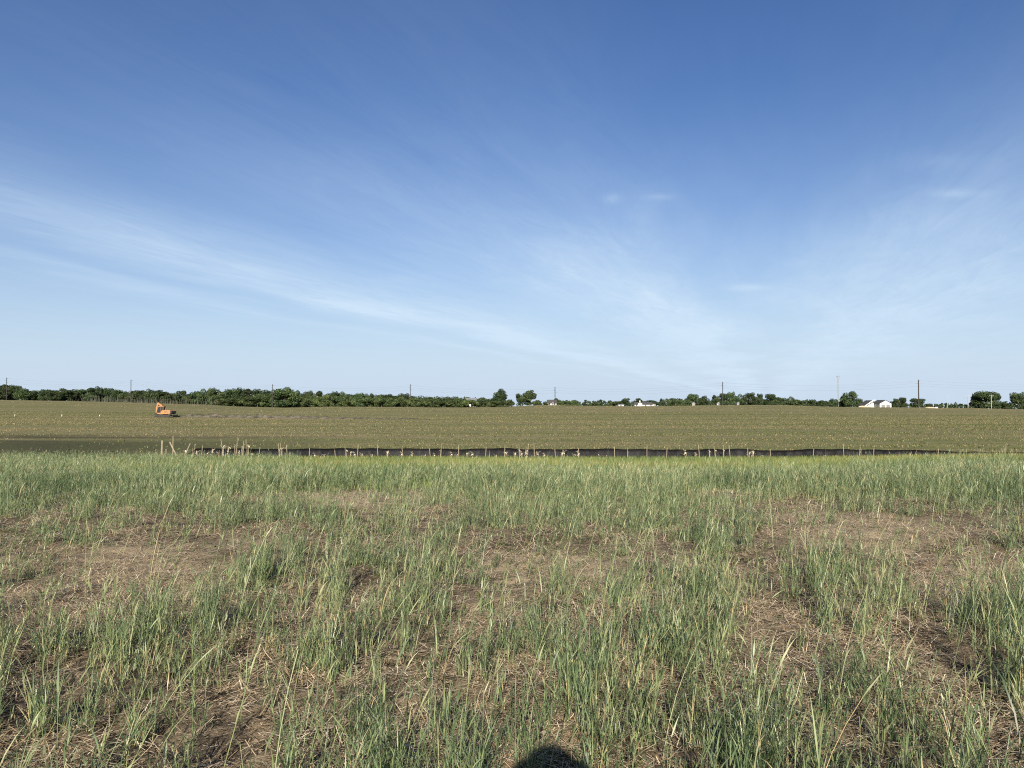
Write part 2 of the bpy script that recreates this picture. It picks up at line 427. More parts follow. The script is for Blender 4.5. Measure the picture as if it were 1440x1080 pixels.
def rows_geo(a, b, r):
    o = [a]
    while o[-1] * r < b: o.append(o[-1] * r)
    return o + [b]
d_near = [-40, -25, -15, -9, -6, -4, -3, -2, -1.2, -.5, .1, .6, 1.0] + rows_geo(1.4, 48, 1.0085)
d_field = rows_geo(48, 700, 1.011)
d_far = rows_geo(700, 9000, 1.05)
def sheet(name, ds, mat, tintf, nc=560):
    d = np.array(ds)[:, None]; s = np.linspace(-1, 1, nc)[None, :]
    x = s * (5 + .95 * np.abs(d)); y = d + 0 * s
    z = ground_z(x, y)
    v = np.stack([x, y, z], -1); nr = len(ds)
    i = (np.arange(nr - 1)[:, None] * nc + np.arange(nc - 1)[None, :]).ravel()
    a = Acc(); a.add(v, [np.stack([i, i + 1, i + nc + 1, i + nc], 1)], tintf(x, y), np.zeros(x.shape))
    return tag(a.build(name, mat, smooth=True), kind='structure')
sandy = lambda x, y: np.clip(bareness(x, y) * 1.35 - .30 + 1.3 * (fbm(x * 1.1, y * 1.1, 4, 90) - .5), 0, .85)
def damp(x, y):   # the smooth dark strip at the field's left corner
    px, py = to_px(x, y)
    n = 24 * (fbm(x * .03, y * .25, 3, 120) - .5)
    return np.clip(1 - np.abs(px - 60) / 430, 0, 1) ** .6 * sstep((py + n - 610) / 10) * .95
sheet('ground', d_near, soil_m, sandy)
sheet('field', d_field, field_m, damp)
sheet('farmland', d_far, far_m, lambda x, y: np.zeros(x.shape))

# ------------------------------------------------------------------ rye, ditch grass, straw
def scatter(n, d0, d1, margin=1.8, keep=None, slope=.72):
    """random spots on the visible wedge of land, even per square metre"""
    u = rng.random(int(n * 1.0)); wfun = lambda d: slope * d + margin
    d = d0 + (d1 - d0) * u
    ok = rng.random(len(d)) < wfun(d) / wfun(d1)
    d = d[ok]; x = (rng.random(len(d)) * 2 - 1) * wfun(d)
    if keep is not None:
        ok = rng.random(len(d)) < keep(x, d); x, d = x[ok], d[ok]
    return x, d

rye = Acc()
WIND = 0.07          # the stems lean to the right
def plants(n, d0, d1, per, spread, hmul, wmul, segs, nleaf, heads, keep=None, slope=.72):
    cx, cy = scatter(n, d0, d1, keep=keep or cover, slope=slope)
    cov = np.clip(cover(cx, cy) * 1.3, .3, 1)
    k = rng.poisson(per * (0.4 + .6 * cov)) + 1
    x, y, cv = np.repeat(cx, k), np.repeat(cy, k), np.repeat(cov, k)
    ctint = np.repeat(rng.normal(0, .13, len(cx)), k); csize = np.repeat(rng.uniform(.75, 1.2, len(cx)), k)
    dr, da = spread * np.sqrt(rng.random(len(x))), rng.random(len(x)) * 2 * np.pi
    x, y = x + dr * np.cos(da), y + dr * np.sin(da)
    N = len(x)
    tall = rng.random(N) < .22 * np.interp(y, [19, 24], [1, .25])
    h = (rng.normal(.38, .10, N) + tall * rng.uniform(.06, .22, N)) * csize * hmul * (.45 + .55 * cv)
    h = np.clip(h * np.interp(y, [5, 8, 12, 16, 21, 27], [.72, .60, .60, .88, .85, .58]) * np.where(to_px(x, y)[0] > 1250, 1.15, 1), .08, .85)
    base = np.stack([x, y, ground_z(x, y) - .01], 1)
    lean = rng.normal(0, .13, N); az = rng.random(N) * 2 * np.pi
    lx, ly = np.abs(lean) * np.cos(az) + WIND + .08 * (fbm(x * .5, y * .5, 2, 200) - .5) * 2 + dr / spread * .10 * np.cos(da), np.abs(lean) * np.sin(az) + dr / spread * .10 * np.sin(da)
    az, th = np.arctan2(ly, lx), np.hypot(lx, ly)
    tint = np.clip(.42 + ctint + rng.normal(0, .15, N) + .35 * (fbm(x * .35, y * .35, 2, 77) - .5), 0, .9)
    bend = rng.uniform(.02, .35, N)
    tip = ribbons(rye, base, az, th, bend, h, (.0045 * wmul) * np.ones(N), segs, np.clip(tint + .12, 0, 1), twist=rng.uniform(-1.5, 1.5, N), blunt=.45)
    for j in range(nleaf):
        f = rng.uniform(.08, .85, N) if j else rng.uniform(.55, .95, N)
        m = th + bend * (f * .6) ** 1.4
        b = base + np.stack([np.cos(az) * np.sin(m) * h * f, np.sin(az) * np.sin(m) * h * f, np.cos(m) * h * f], 1)
        la = rng.random(N) * 2 * np.pi
        ribbons(rye, b, la, rng.uniform(.12, .7, N), (rng.uniform(.3, 2.2, N) * rng.random(N) + (rng.random(N) < .1) * 1.6), h * rng.uniform(.22, .52, N), wmul * rng.uniform(.004, .0088, N), segs,
                np.clip(tint + rng.normal(0, .16, N) + (rng.random(N) < .07) * .5, 0, 1), twist=rng.uniform(-.5, .5, N), belly=.5)
    if heads:
        q = np.where(tall | (rng.random(N) < .12))[0]; q = q[h[q] > .34]
        ribbons(rye, tip[q], az[q], th[q] + bend[q], rng.uniform(.1, .7, len(q)), rng.uniform(.07, .13, len(q)), wmul * rng.uniform(.007, .011, len(q)), 3, np.clip(tint[q] + .16, 0, .9), twist=rng.uniform(-1.5, 1.5, len(q)), belly=.6)
        for j in range(3):
            ribbons(rye, tip[q], az[q] + rng.normal(0, .5, len(q)), th[q] + bend[q] + rng.normal(0, .15, len(q)), rng.uniform(.1, .8, len(q)), rng.uniform(.10, .17, len(q)), .0025 * wmul * np.ones(len(q)), 2, np.clip(tint[q] + .4, 0, .95), twist=rng.uniform(-1.5, 1.5, len(q)))

plants(8200, 1.6, 8, 5.0, .038, 1.0, .92, 4, 5, True)
plants(4200, 1.6, 9.5, 7, .05, .45, .75, 3, 5, False, keep=lambda x, y: .08 + .7 * cover(x, y))
plants(9000, 9, 18, 6, .06, .45, 1.0, 2, 4, False, keep=lambda x, y: .12 + .6 * cover(x, y))
plants(15000, 8, 17.5, 5.5, .05, 1.0, 1.05, 3, 4, True)
plants(21000, 17.5, 25.5, 6, .14, .95, 1.55, 2, 3, True, keep=lambda x, y: cover(x, y) * np.interp(y, [16.5, 22.5], [1, .04]))
right = lambda x, y: cover(x, y) * np.where(to_px(x, y)[0] > 1180, 1.0, 0.0)
plants(6000, 13, 31, 6, .12, 1.2, 1.5, 2, 4, True, keep=right)          # the taller stand at the right
leftk = lambda x, y: np.where(to_px(x, y)[0] < 420, 1.0, .0)
plants(17000, 28, 48, 5, .16, 1.2, 2.0, 2, 3, True, keep=leftk)
# a sparse stand of long single stems, bent over by the wind, in the foreground
x, y = scatter(2600, 1.8, 12, keep=lambda x, y: .25 + .5 * cover(x, y)); N = len(x)
h = rng.uniform(.42, .72, N); azs = rng.normal(.1, .6, N); th = rng.uniform(.04, .32, N); bd = rng.uniform(.05, .5, N); tn = np.clip(rng.normal(.68, .16, N), 0, 1)
tip = ribbons(rye, np.stack([x, y, ground_z(x, y) - .01], 1), azs, th, bd, h, np.full(N, .0048), 5, tn, twist=rng.uniform(-1.5, 1.5, N), blunt=.5)
ribbons(rye, tip, azs, th + bd, rng.uniform(.1, .6, N), rng.uniform(.08, .15, N), rng.uniform(.006, .010, N), 3, np.clip(tn + .08, 0, .92), twist=rng.uniform(-1.5, 1.5, N), belly=.6)
for j in range(2):
    f = rng.uniform(.3, .8, N); m = th + bd * (f * .6) ** 1.4
    b = np.stack([x + np.cos(azs) * np.sin(m) * h * f, y + np.sin(azs) * np.sin(m) * h * f, ground_z(x, y) + np.cos(m) * h * f], 1)
    ribbons(rye, b, azs + rng.normal(0, .9, N), rng.uniform(.2, .7, N), rng.uniform(.3, 2.2, N), rng.uniform(.12, .26, N), rng.uniform(.005, .010, N), 4, np.clip(tn + rng.normal(0, .15, N), 0, 1), twist=rng.uniform(-.5, .5, N), belly=.5)
tag(rye.build('grass', rye_m), 'grey green rye grass standing in uneven clumps over bare strawy soil', 'grass', kind='stuff')

ditch = Acc()
x, y = scatter(200000, 15.5, 47.2, keep=lambda x, y: np.clip((to_px(x, y)[0] - 120) / 260, 0, 1) * np.clip((y - 15.5) / 6, 0, 1), slope=.76)
N = len(x); az = rng.random(N) * 2 * np.pi
tt = np.clip(.45 + 1.3 * (fbm(x * .12, y * .3, 3, 31) - .5) + rng.normal(0, .18, N) + np.interp(y, [18, 26, 33, 45], [-.34, -.16, .06, .2]), 0, 1)
ribbons(ditch, np.stack([x, y, ground_z(x, y)], 1), az, rng.uniform(.02, .4, N), rng.uniform(0, .8, N), rng.uniform(.22, .52, N) * np.interp(y, [18, 25, 37, 44, 47], [.7, 1.05, 1.0, .62, .5]) * (1 + .55 * np.clip((to_px(x, y)[0] - 1120) / 280, 0, 1)), rng.uniform(.012, .026, N), 2, tt, twist=rng.uniform(-1, 1, N))
tag(ditch.build('ditch_grass', ditch_m), 'low yellow green grass strip along the foot of the black silt fence', 'grass', kind='stuff')

straw = Acc()
def straws(n, d0, d1, L0, L1, wm):
    x, y = scatter(n, d0, d1, keep=lambda x, y: np.clip(.35 + 1.8 * (fbm(x * 1.3, y * 1.3, 3, 300) - .45), .04, 1))
    N = len(x); b = np.stack([x, y, ground_z(x, y) + rng.random(N) ** 2 * .05 + .004], 1)
    az = rng.normal(0, 1.0, N) + np.where(rng.random(N) < .5, 0, np.pi)
    ribbons(straw, b, az, rng.normal(1.52, .14, N), rng.normal(0, .2, N), rng.uniform(L0, L1, N), wm * rng.uniform(.0025, .006, N), 2, np.clip(rng.normal(.60, .28, N), 0, 1), blunt=.8)
straws(260000, 1.8, 14, .012, .05, 1.1)
straws(260000, 1.8, 8, .03, .15, .95)
straws(200000, 8, 17, .06, .2, 1.3)
straws(80000, 17, 30, .1, .3, 2.0)
tag(straw.build('straw_mulch', straw_m), 'pale dry straw scattered over the bare brown soil', 'straw', kind='stuff')

clods = Acc()
x, y = scatter(26000, 1.8, 13, keep=lambda x, y: np.clip(.15 + 2.5 * (fbm(x * 1.7, y * 1.7, 3, 450) - .45), 0, 1)); N = len(x)
r_ = rng.uniform(.005, .011, N) * (1 + 2.4 * rng.random(N) ** 6)
oct_ = np.array([(1, 0, 0), (0, 1, 0), (-1, 0, 0), (0, -1, 0), (.1, 0, .75), (0, 0, -.6), (.7, .7, .3), (-.7, .6, .35), (-.6, -.7, .3), (.7, -.7, .25)], float)
tri_ = np.array([(0, 6, 4), (6, 1, 4), (1, 7, 4), (7, 2, 4), (2, 8, 4), (8, 3, 4), (3, 9, 4), (9, 0, 4), (0, 5, 6), (6, 5, 1), (1, 5, 7), (7, 5, 2), (2, 5, 8), (8, 5, 3), (3, 5, 9), (9, 5, 0)])
v = oct_[None] * r_[:, None, None] * rng.uniform(.6, 1.4, (N, 10, 1)) + np.stack([x, y, ground_z(x, y) + r_ * .2], 1)[:, None, :]
clods.add(v, [((np.arange(N) * 10)[:, None, None] + tri_[None]).reshape(-1, 3)], np.repeat(rng.random(N)[:, None] * .5, 10, 1), np.zeros((N, 10)))
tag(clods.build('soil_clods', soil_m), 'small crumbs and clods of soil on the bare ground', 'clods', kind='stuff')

weeds = Acc()
x, y = scatter(40000, 2, 22, keep=lambda x, y: np.clip(2.6 * (fbm(x * .8, y * .8, 3, 410) - .5), 0, 1))
k = rng.integers(4, 9, len(x)); x, y = np.repeat(x, k) + rng.normal(0, .03, k.sum()), np.repeat(y, k) + rng.normal(0, .03, k.sum()); N = len(x)
ribbons(weeds, np.stack([x, y, ground_z(x, y)], 1), rng.random(N) * 2 * np.pi, rng.uniform(.5, 1.3, N), rng.uniform(0, .5, N), rng.uniform(.03, .10, N), rng.uniform(.007, .017, N), 2, rng.random(N), belly=.6)
tag(weeds.build('low_weeds', weed_m), 'small dark green weeds low on the bare soil', 'weeds', kind='stuff')

stub = Acc()
x, y = scatter(520000, 48.5, 190, slope=.78, margin=4, keep=lambda x, y: np.clip(.30 + 2.6 * (fbm(x * .03, y * .30, 4, 500) - .48) + 1.0 * (fbm(x * .01, y * .9, 2, 505) - .5), .04, 1) * (1 - np.clip(damp(x, y) * 1.05, 0, 1)))
y = np.round(y / .76) * .76 + rng.normal(0, .09, len(y)); N = len(x)          # drilled rows
ribbons(stub, np.stack([x, y, terrain(x, y)], 1), rng.random(N) * 2 * np.pi, rng.uniform(.1, 1.5, N), 0 * x, rng.uniform(.04, .14, N), rng.uniform(.015, .055, N) * np.interp(y, [48, 190], [1, 1.6]), 1, np.clip(rng.normal(.27, .24, N), 0, 1), twist=rng.uniform(-1, 1, N), blunt=.7)
x, y = scatter(90000, 190, 345, slope=.78, margin=4, keep=lambda x, y: np.clip(.2 + 2.2 * (fbm(x * .03, y * .06, 4, 520) - .46), .03, 1)); N = len(x)
ribbons(stub, np.stack([x, y, terrain(x, y)], 1), rng.random(N) * 2 * np.pi, rng.uniform(.1, 1.4, N), 0 * x, rng.uniform(.06, .16, N), rng.uniform(.06, .2, N), 1, np.clip(rng.normal(.25, .25, N), 0, 1), twist=rng.uniform(-1, 1, N), blunt=.7)
tag(stub.build('corn_stubble', stub_m), 'pale crop stubble in faint rows across the harvested field', 'stubble', kind='stuff')
seed = Acc()
x, y = scatter(220000, 49, 210, slope=.78, margin=4, keep=lambda x, y: np.clip(.25 + 2.0 * (fbm(x * .03, y * .12, 4, 600) - .45), .02, 1) * (1 - .9 * np.clip(damp(x, y), 0, 1)))
N = len(x)
ribbons(seed, np.stack([x, y, terrain(x, y)], 1), rng.random(N) * 2 * np.pi, rng.uniform(.2, 1.2, N), 0 * x, rng.uniform(.08, .2, N), rng.uniform(.04, .12, N) * np.interp(y, [49, 210], [1, 1.6]), 2, rng.random(N), twist=rng.uniform(-1, 1, N))
tag(seed.build('field_seedlings', weed_m), 'green seedlings dotted across the brown harvested field', 'seedlings', kind='stuff')

# ------------------------------------------------------------------ silt fence
FENCE = [(258, 47.6), (275, 46.4), (330, 46.6), (520, 47.0), (760, 46.3), (960, 45.8), (1100, 46.4), (1250, 46.8), (1440, 46.6), (1600, 46.6), (1760, 46.8)]
fpx = np.array([a for a, _ in FENCE]); fd = np.array([b for _, b in FENCE])
def fence_pt(px):
    d = float(np.interp(px, fpx, fd)); x = at_px(px, d); return x, d, float(terrain(x, d))
fence = empty('silt_fence', fence_pt(258))
tag(fence, 'long low black fabric fence with pale wooden stakes edging the field', 'fence')
ox = Vector(fence.location)
cols = np.arange(262, 1700, 3.0); vs, tops = [], []
for px in cols:
    x_, d_, z_ = fence_pt(px)
    sag = .015 * math.sin(px * .134) + .07 * (vnoise(np.array([px * .02]), np.array([1.0]), 3)[0] - .5)
    h = .57 + sag - .14 * float(np.exp(-((px - 1090) / 40) ** 2)) - .20 * float(np.clip((px - 1120) / 300, 0, 1))
    if px < 276: h *= (px - 255) / 22
    wob = .06 * math.sin(px * .45) + .05 * math.sin(px * .17 + 1)
    vs.append([(x_, d_ + wob * k, z_ - .08 + (h + .08) * k) for k in (0, .35, .7, 1)])
bm = bmesh.new()
grid = [[bm.verts.new(Vector(p_) - ox) for p_ in cp] for cp in vs]
for i in range(len(grid) - 1):
    for j in range(3): bm.faces.new((grid[i][j], grid[i + 1][j], grid[i + 1][j + 1], grid[i][j + 1]))
bmesh.ops.solidify(bm, geom=bm.faces[:], thickness=.012)
me = bpy.data.meshes.new('fabric'); bm.to_mesh(me); bm.free()
link_mesh('fabric', me, fabric_m, fence, True)
stake_px = [283, 335, 369, 404, 436, 472, 505, 536, 567, 602, 641, 678, 712, 747, 783, 817, 869, 911, 938, 988, 1024, 1047, 1088, 1137, 1181, 1208, 1230, 1274, 1321, 1370, 1421, 1468, 1515, 1562]
for k, px in enumerate(stake_px):
    px += random.uniform(-5, 5)
    x_, d_, z_ = fence_pt(px)
    m = MB(); h = random.uniform(.52, .84) - (.06 if px > 1250 else 0); tl = random.uniform(-.10, .12)
    m.tube((x_ - ox.x, d_ - .05 - ox.y, z_ - .2 - ox.z), (x_ + tl - ox.x, d_ - .06 - ox.y, z_ + h - ox.z), .021, .018, 4)
    m.build('stake', stake_m, fence)

def stake(px, d, h, lean, label, w=.035):
    b = on_ground(px, d); m = MB()
    m.tube((0, 0, -.15), (lean, 0, h), w, w * .9, 4)
    m.ball((lean, 0, h), (w * 2, w * 2, w), 1)
    o = m.build('wooden_stake', stake_m); o.location = b
    return tag(o, label, 'stake', 'loose wooden stakes by the fence end')
stake(228, 46.5, 1.05, .03, 'upright pale stake standing alone left of the black fence end', .05)
stake(244, 47, 1.3, 0, 'tall thin stake just left of the fence end, upright', .025)
stake(252, 47, .95, -.55, 'broken pale stake leaning left at the loose fence end', .045)
stake(258, 47.4, .85, .45, 'stake leaning right against the loose fence end', .03)
stake(234, 46.5, .55, .02, 'short thin stub of stake beside the lone upright stake', .025)

# dead stalks standing along the fence
def stalk_mesh(kind, seed_):
    r = np.random.default_rng(seed_); a = Acc()
    h = (1.0, .62, .52)[kind]
    n = (2, 2, 3)[kind]
    b = np.stack([r.normal(0, .03, n), r.normal(0, .03, n), np.full(n, -.02)], 1); az = r.random(n) * 6.28
    for tw in (0, 1.57):
        tip = ribbons(a, b, az, r.uniform(.0, .16, n) + .0, r.uniform(0, .25 if kind < 2 else 1.6, n), h * np.array([1.0, .7, .55])[:n], np.full(n, .019), 4, np.full(n, .6), twist=np.full(n, tw), blunt=.5)
    nl = (4, 9, 6)[kind]
    base = np.stack([r.normal(0, .02, nl), r.normal(0, .02, nl), h * r.uniform(.35, .8, nl)], 1)
    ribbons(a, base, r.random(nl) * 6.28, r.uniform(.5, 1.2, nl), r.uniform(.4, 1.6, nl), r.uniform(.12, .3, nl), np.full(nl, .085 if kind == 1 else .045), 3, r.uniform(.6, 1, nl), belly=.4)
    return a.build('dead_stalk', stalk_m).data
protos = [stalk_mesh(k, 40 + k) for k in (0, 1, 2)]
for o in [o for o in COL.objects if o.name.startswith('dead_stalk')]: bpy.data.objects.remove(o)
KIND = ['tall thin bleached stalk', 'bushy pale stalk with dry leaves', 'short bent dry stalk']
SPOTS = [(262, 1, .8), (272, 0, .8), (278, 1, .9), (292, 2, 1), (300, 1, .9), (307, 2, 1), (315, 0, 1.1), (322, 1, 1), (331, 0, 1.1), (337, 1, .8), (343, 0, 1), (350, 0, 1.0), (355, 1, .6), (394, 0, 1), (397, 0, 1.1), (409, 1, .7),
         (443, 1, .8), (457, 2, .9), (488, 0, .9), (494, 1, .9), (499, 1, .9), (510, 2, 1), (524, 2, .9), (545, 1, .9), (565, 1, .8), (580, 1, .9), (598, 2, .8), (611, 1, .7), (620, 0, .9), (635, 1, .9), (643, 2, .9),
         (657, 1, .8), (664, 1, 1), (698, 2, .9), (711, 1, 1.), (724, 1, .9), (731, 0, 1), (733, 1, 1), (741, 0, 1), (740, 1, 1.1), (756, 1, 1.), (765, 1, .9), (790, 1, .8), (793, 1, 1.1), (809, 2, 1), (813, 1, 1), (842, 2, .8), (853, 2, .8), (882, 0, .8), (963, 1, 1.1),
         (978, 1, .9), (998, 0, .9), (1006, 0, .9), (1018, 0, 1), (1053, 2, 1.3), (1058, 1, 1), (1072, 2, .8), (1160, 2, .7), (1247, 2, .7), (1400, 2, 1.2), (1411, 0, 1.0)]
spots = sorted(SPOTS)
for i, (px, k, sc) in enumerate(spots):
    d = 45.4 + random.uniform(-.4, .3); o = bpy.data.objects.new('dead_stalk', protos[k]); COL.objects.link(o)
    o.location = on_ground(px, d); o.rotation_euler = (0, 0, random.uniform(0, 6.28)); sc *= 1.2 if px < 360 else 1.05
    o.scale = (sc, sc, sc * random.uniform(.85, 1.1) * (1 if px < 360 or 735 < px < 745 else .85))
    where = 'before the left stretch of the black fence' if px < 360 else 'before the black fence, between lone stake and hedge end' if px < 700 else 'before the black fence, below the two round trees' if px < 780 else 'before the black fence, right of the hedge end'
    tag(o, KIND[k] + ' ' + where, 'dead stalk', 'dry stalks along the silt fence')

# ------------------------------------------------------------------ excavator and its spoil
ex = empty('excavator', on_ground(233, 172), R(-8))
tag(ex, 'small yellow orange tracked excavator with folded boom working in the field', 'excavator')
for s in (-1, 1):
    pts = [(-1.25, .0), (1.35, .0), (1.62, .14), (1.70, .32), (1.58, .50), (1.35, .58), (-1.25, .58), (-1.48, .50), (-1.60, .32), (-1.52, .14)]
    t = MB().prism(pts, s * .82 - .22, s * .82 + .22, .03).build('track', blk_m, ex)
    for xx in (-1.22, -.6, 0, .6, 1.3): MB().tube((xx, s * 1.03, .3), (xx, s * 1.07, .3), .2 if abs(xx) > 1 else .14, n=14).build('roller', dark_m, t)
MB().box((0, 0, .42), (1.9, 1.2, .3), bevel=.04).build('undercarriage', dark_m, ex)
MB().tube((0, 0, .5), (0, 0, .72), .55, n=20).build('slew_ring', dark_m, ex)
MB().prism([(1.75, .12), (1.85, .12), (2.32, .05), (2.42, .2), (2.36, .55), (2.26, .6), (2.22, .3), (1.75, .3)], -1.1, 1.1).build('dozer_blade', dark_m, ex)
hs_ = MB().prism([(-1.45, .72), (1.55, .72), (1.72, .9), (1.72, 1.45), (1.55, 1.62), (.1, 1.62), (-.35, 1.5), (-.6, 1.05), (-1.45, .98)], -1.0, 1.0, .04).build('engine_house', ywm, ex)
MB().prism([(1.74, .78), (1.98, .84), (2.05, 1.0), (2.02, 1.35), (1.9, 1.46), (1.74, 1.46)], -.95, .95, .03).build('counterweight', dark_m, ex)
MB().box((.7, -1.008, 1.2), (.9, .03, .10)).build('vent', dark_m, hs_)
MB().tube((1.1, .4, 1.6), (1.1, .4, 1.95), .06).build('exhaust_pipe', dark_m, ex)
cab = empty('cab'); cab.parent = ex
MB().prism([(-1.38, 1.0), (-.42, 1.0), (-.05, 1.5), (.02, 2.36), (-1.05, 2.36), (-1.42, 1.6)], -.96, -.04, .03).build('cab_glass', glass_m, cab)
MB().prism([(-1.2, 2.37), (.12, 2.37), (.12, 2.46), (.0, 2.55), (-1.02, 2.55), (-1.2, 2.46)], -1.0, 0.0, .02).build('cab_roof', ywm, cab)
for y_ in (-.98, -.02):
    fr = MB()
    fr.tube((-1.42, y_, 1.0), (-1.44, y_, 1.6), .05, n=6).tube((-1.44, y_, 1.6), (-1.08, y_, 2.4), .05, n=6).tube((.03, y_, 1.5), (.05, y_, 2.4), .06, n=6).tube((-.5, y_, 1.0), (-.5, y_, 2.4), .035, n=6)
    fr.build('cab_frame', ywm, cab)
MB().prism([(-1.55, .75), (-1.1, .72), (-.95, 1.2), (-.72, 2.0), (-.95, 2.75), (-1.7, 3.16), (-2.02, 3.14), (-2.0, 2.92), (-1.35, 2.55), (-1.12, 2.05), (-1.45, 1.25)], .12, .42, .03).build('boom', ywm, ex)
MB().prism([(-1.72, 3.22), (-1.86, 3.34), (-2.12, 3.2), (-2.42, 2.1), (-2.46, .95), (-2.28, .93), (-2.1, 2.0), (-1.78, 2.95)], .14, .40, .03).build('stick', ywm, ex)
bk = MB().prism([(-2.62, .85), (-2.2, .95), (-2.0, .62), (-2.02, .28), (-2.25, .06), (-2.62, .1), (-2.75, .2), (-2.5, .35)], -.15, .70, .02).build('bucket', dark_m, ex)
for yy in (-.1, .1, .3, .5, .64): MB().tube((-2.62, yy, .12), (-2.84, yy, .24), .04, .012, 5).build('tooth', dark_m, bk)
cy = MB().tube((-1.3, .27, 1.0), (-1.42, .27, 1.7), .07).tube((-1.42, .27, 1.7), (-1.38, .27, 2.4), .04); cy.build('boom_cylinder', dark_m, ex)
MB().tube((-.9, .27, 2.9), (-1.4, .27, 3.24), .07).tube((-1.4, .27, 3.24), (-1.8, .27, 3.3), .04).build('stick_cylinder', dark_m, ex)

# the ridge of dug soil running right from the machine
sp_pts = [(243, 176), (300, 173), (420, 166), (520, 163), (612, 160)]
a = Acc(); nx, ny = 420, 9
pxs = np.linspace(243, 612, nx); ds = np.interp(pxs, [p_[0] for p_ in sp_pts], [p_[1] for p_ in sp_pts])
tt_, ww = np.meshgrid(np.arange(nx), np.linspace(-1, 1, ny), indexing='ij')
xx = at_px(pxs, ds)[:, None] + .0 * ww; yy = ds[:, None] + ww * 1.3
prof = np.clip(1 - np.abs(ww), 0, 1); ends = np.clip(np.minimum(pxs - 243, 612 - pxs) / 25, 0, 1)[:, None] * np.interp(pxs, [243, 430, 470, 612], [1, .9, .55, .4])[:, None]
zz = terrain(xx, yy) - .05 + ends * prof * (.25 + 1.0 * fbm(xx * 1.0, yy * 1.4, 3, 700))
i = (np.arange(nx - 1)[:, None] * ny + np.arange(ny - 1)[None, :]).ravel()
a.add(np.stack([xx, yy, zz], -1), [np.stack([i, i + ny, i + ny + 1, i + 1], 1)], fbm(xx, yy, 2, 3), np.zeros(xx.shape))
tag(a.build('earth_bank', clod_m), kind='structure')

for px, d, lb in ((21, 172, 'tiny white marker flag farthest left in the field'), (87, 172, 'tiny white marker flag, second from the left in the field'), (140, 172, 'tiny white marker flag nearest left of the excavator'), (263, 176, 'white marker flag just right of the excavator')):
    m = MB().tube((0, 0, -.1), (0, 0, .5), .02, n=6)
    o = m.build('marker_flag', cream_m); o.location = on_ground(px, d); tag(o, lb, 'marker flag', 'marker flags in the field')
    q = MB().prism([(0.02, .3), (.15, .32), (.15, .46), (.02, .46)], -.02, .02).build('pennant', cream_m, o)

# ------------------------------------------------------------------ trees
def crown_acc(a, r, n, size, lobes, cx=0.0, cy=0.0, cz=0.0, sx=1.0, sy=1.0, sz=1.0):
    """leaf clumps spread through the volume of several lobes"""
    L = np.array(lobes); wts = L[:, 3] ** 2; pick = r.choice(len(L), n, p=wts / wts.sum())
    d = r.normal(0, 1, (n, 3)); d /= np.linalg.norm(d, axis=1)[:, None]
    rad = (.55 + .5 * r.random(n) ** .6)[:, None]
    P = L[pick, :3] + d * rad * L[pick, 3:4] * np.array([1, 1, .85])
    P = P * np.array([sx, sy, sz]) + np.array([cx, cy, cz])
    nrm = d + r.normal(0, .55, (n, 3)); nrm /= np.linalg.norm(nrm, axis=1)[:, None]
    t1 = np.cross(nrm, r.normal(0, 1, (n, 3))); t1 /= np.linalg.norm(t1, axis=1)[:, None]; t2 = np.cross(nrm, t1)
    s = (size * r.uniform(.5, 1.25, n))[:, None]
    k = r.uniform(.5, 1, (n, 1))
    v = np.stack([P - t1 * s, P + t2 * s * k * .8 + t1 * s * .1, P + t1 * s, P - t2 * s * k + nrm * s * .3], 1)
    o = (np.arange(n) * 4)[:, None]
    tn = np.clip(r.normal(.45, .2, n) + (pick % 5 - 2) * .13, 0, 1)
    a.add(v, [o + np.arange(4)], np.repeat(tn[:, None], 4, 1), np.zeros((n, 4)))

def make_lobes(r, kind):
    L = []
    if kind == 'round':
        for k in range(26):
            t = r.random() * 6.28; q = math.sqrt(r.random()) * .38; z = r.uniform(.10, .84)
            q *= math.sqrt(max(.12, 1 - ((z - .46) / .48) ** 2)); L.append((q * math.cos(t), q * math.sin(t), z, r.uniform(.12, .20)))
    elif kind == 'tall':
        for k in range(22):
            t = r.random() * 6.28; z = r.uniform(.10, .88); q = r.random() * .26 * (1.1 - abs(z - .45)); L.append((q * math.cos(t), q * math.sin(t), z, r.uniform(.09, .16)))
    else:
        for k in range(18):
            t = r.random() * 6.28; q = math.sqrt(r.random()) * .42; z = r.uniform(.06, .76) * (1 - .5 * q); L.append((q * math.cos(t), q * math.sin(t), z, r.uniform(.13, .22)))
    return L

CROWN, TRUNK = {}, {}
for kind, nv in (('round', 5), ('tall', 3), ('shrub', 4)):
    for v in range(nv):
        r = np.random.default_rng(900 + v + 50 * len(kind)); a = Acc(); lobes = make_lobes(r, kind)
        crown_acc(a, r, 4200 if kind != 'shrub' else 3000, .034 if kind != 'shrub' else .042, lobes)
        o = a.build('crown', bush_m if kind == 'shrub' else crown_m); CROWN[kind, v] = o.data; bpy.data.objects.remove(o)
        m = MB(); top = .62 if kind != 'shrub' else .4
        m.tube((0, 0, -.05), (0.01, 0, .2), .028, .021, 8).tube((.01, 0, .2), (-.01, .01, top), .021, .007, 8)
        for q in lobes[:7]:
            z0 = .14 + .35 * random.random() * q[2]; m.tube((0.005, 0, z0), (q[0] * .9, q[1] * .9, max(q[2], z0 + .03)), .010, .003, 5)
        o = m.build('trunk', bark_m); TRUNK[kind, v] = o.data; bpy.data.objects.remove(o)
NV = {'round': 5, 'tall': 3, 'shrub': 4}
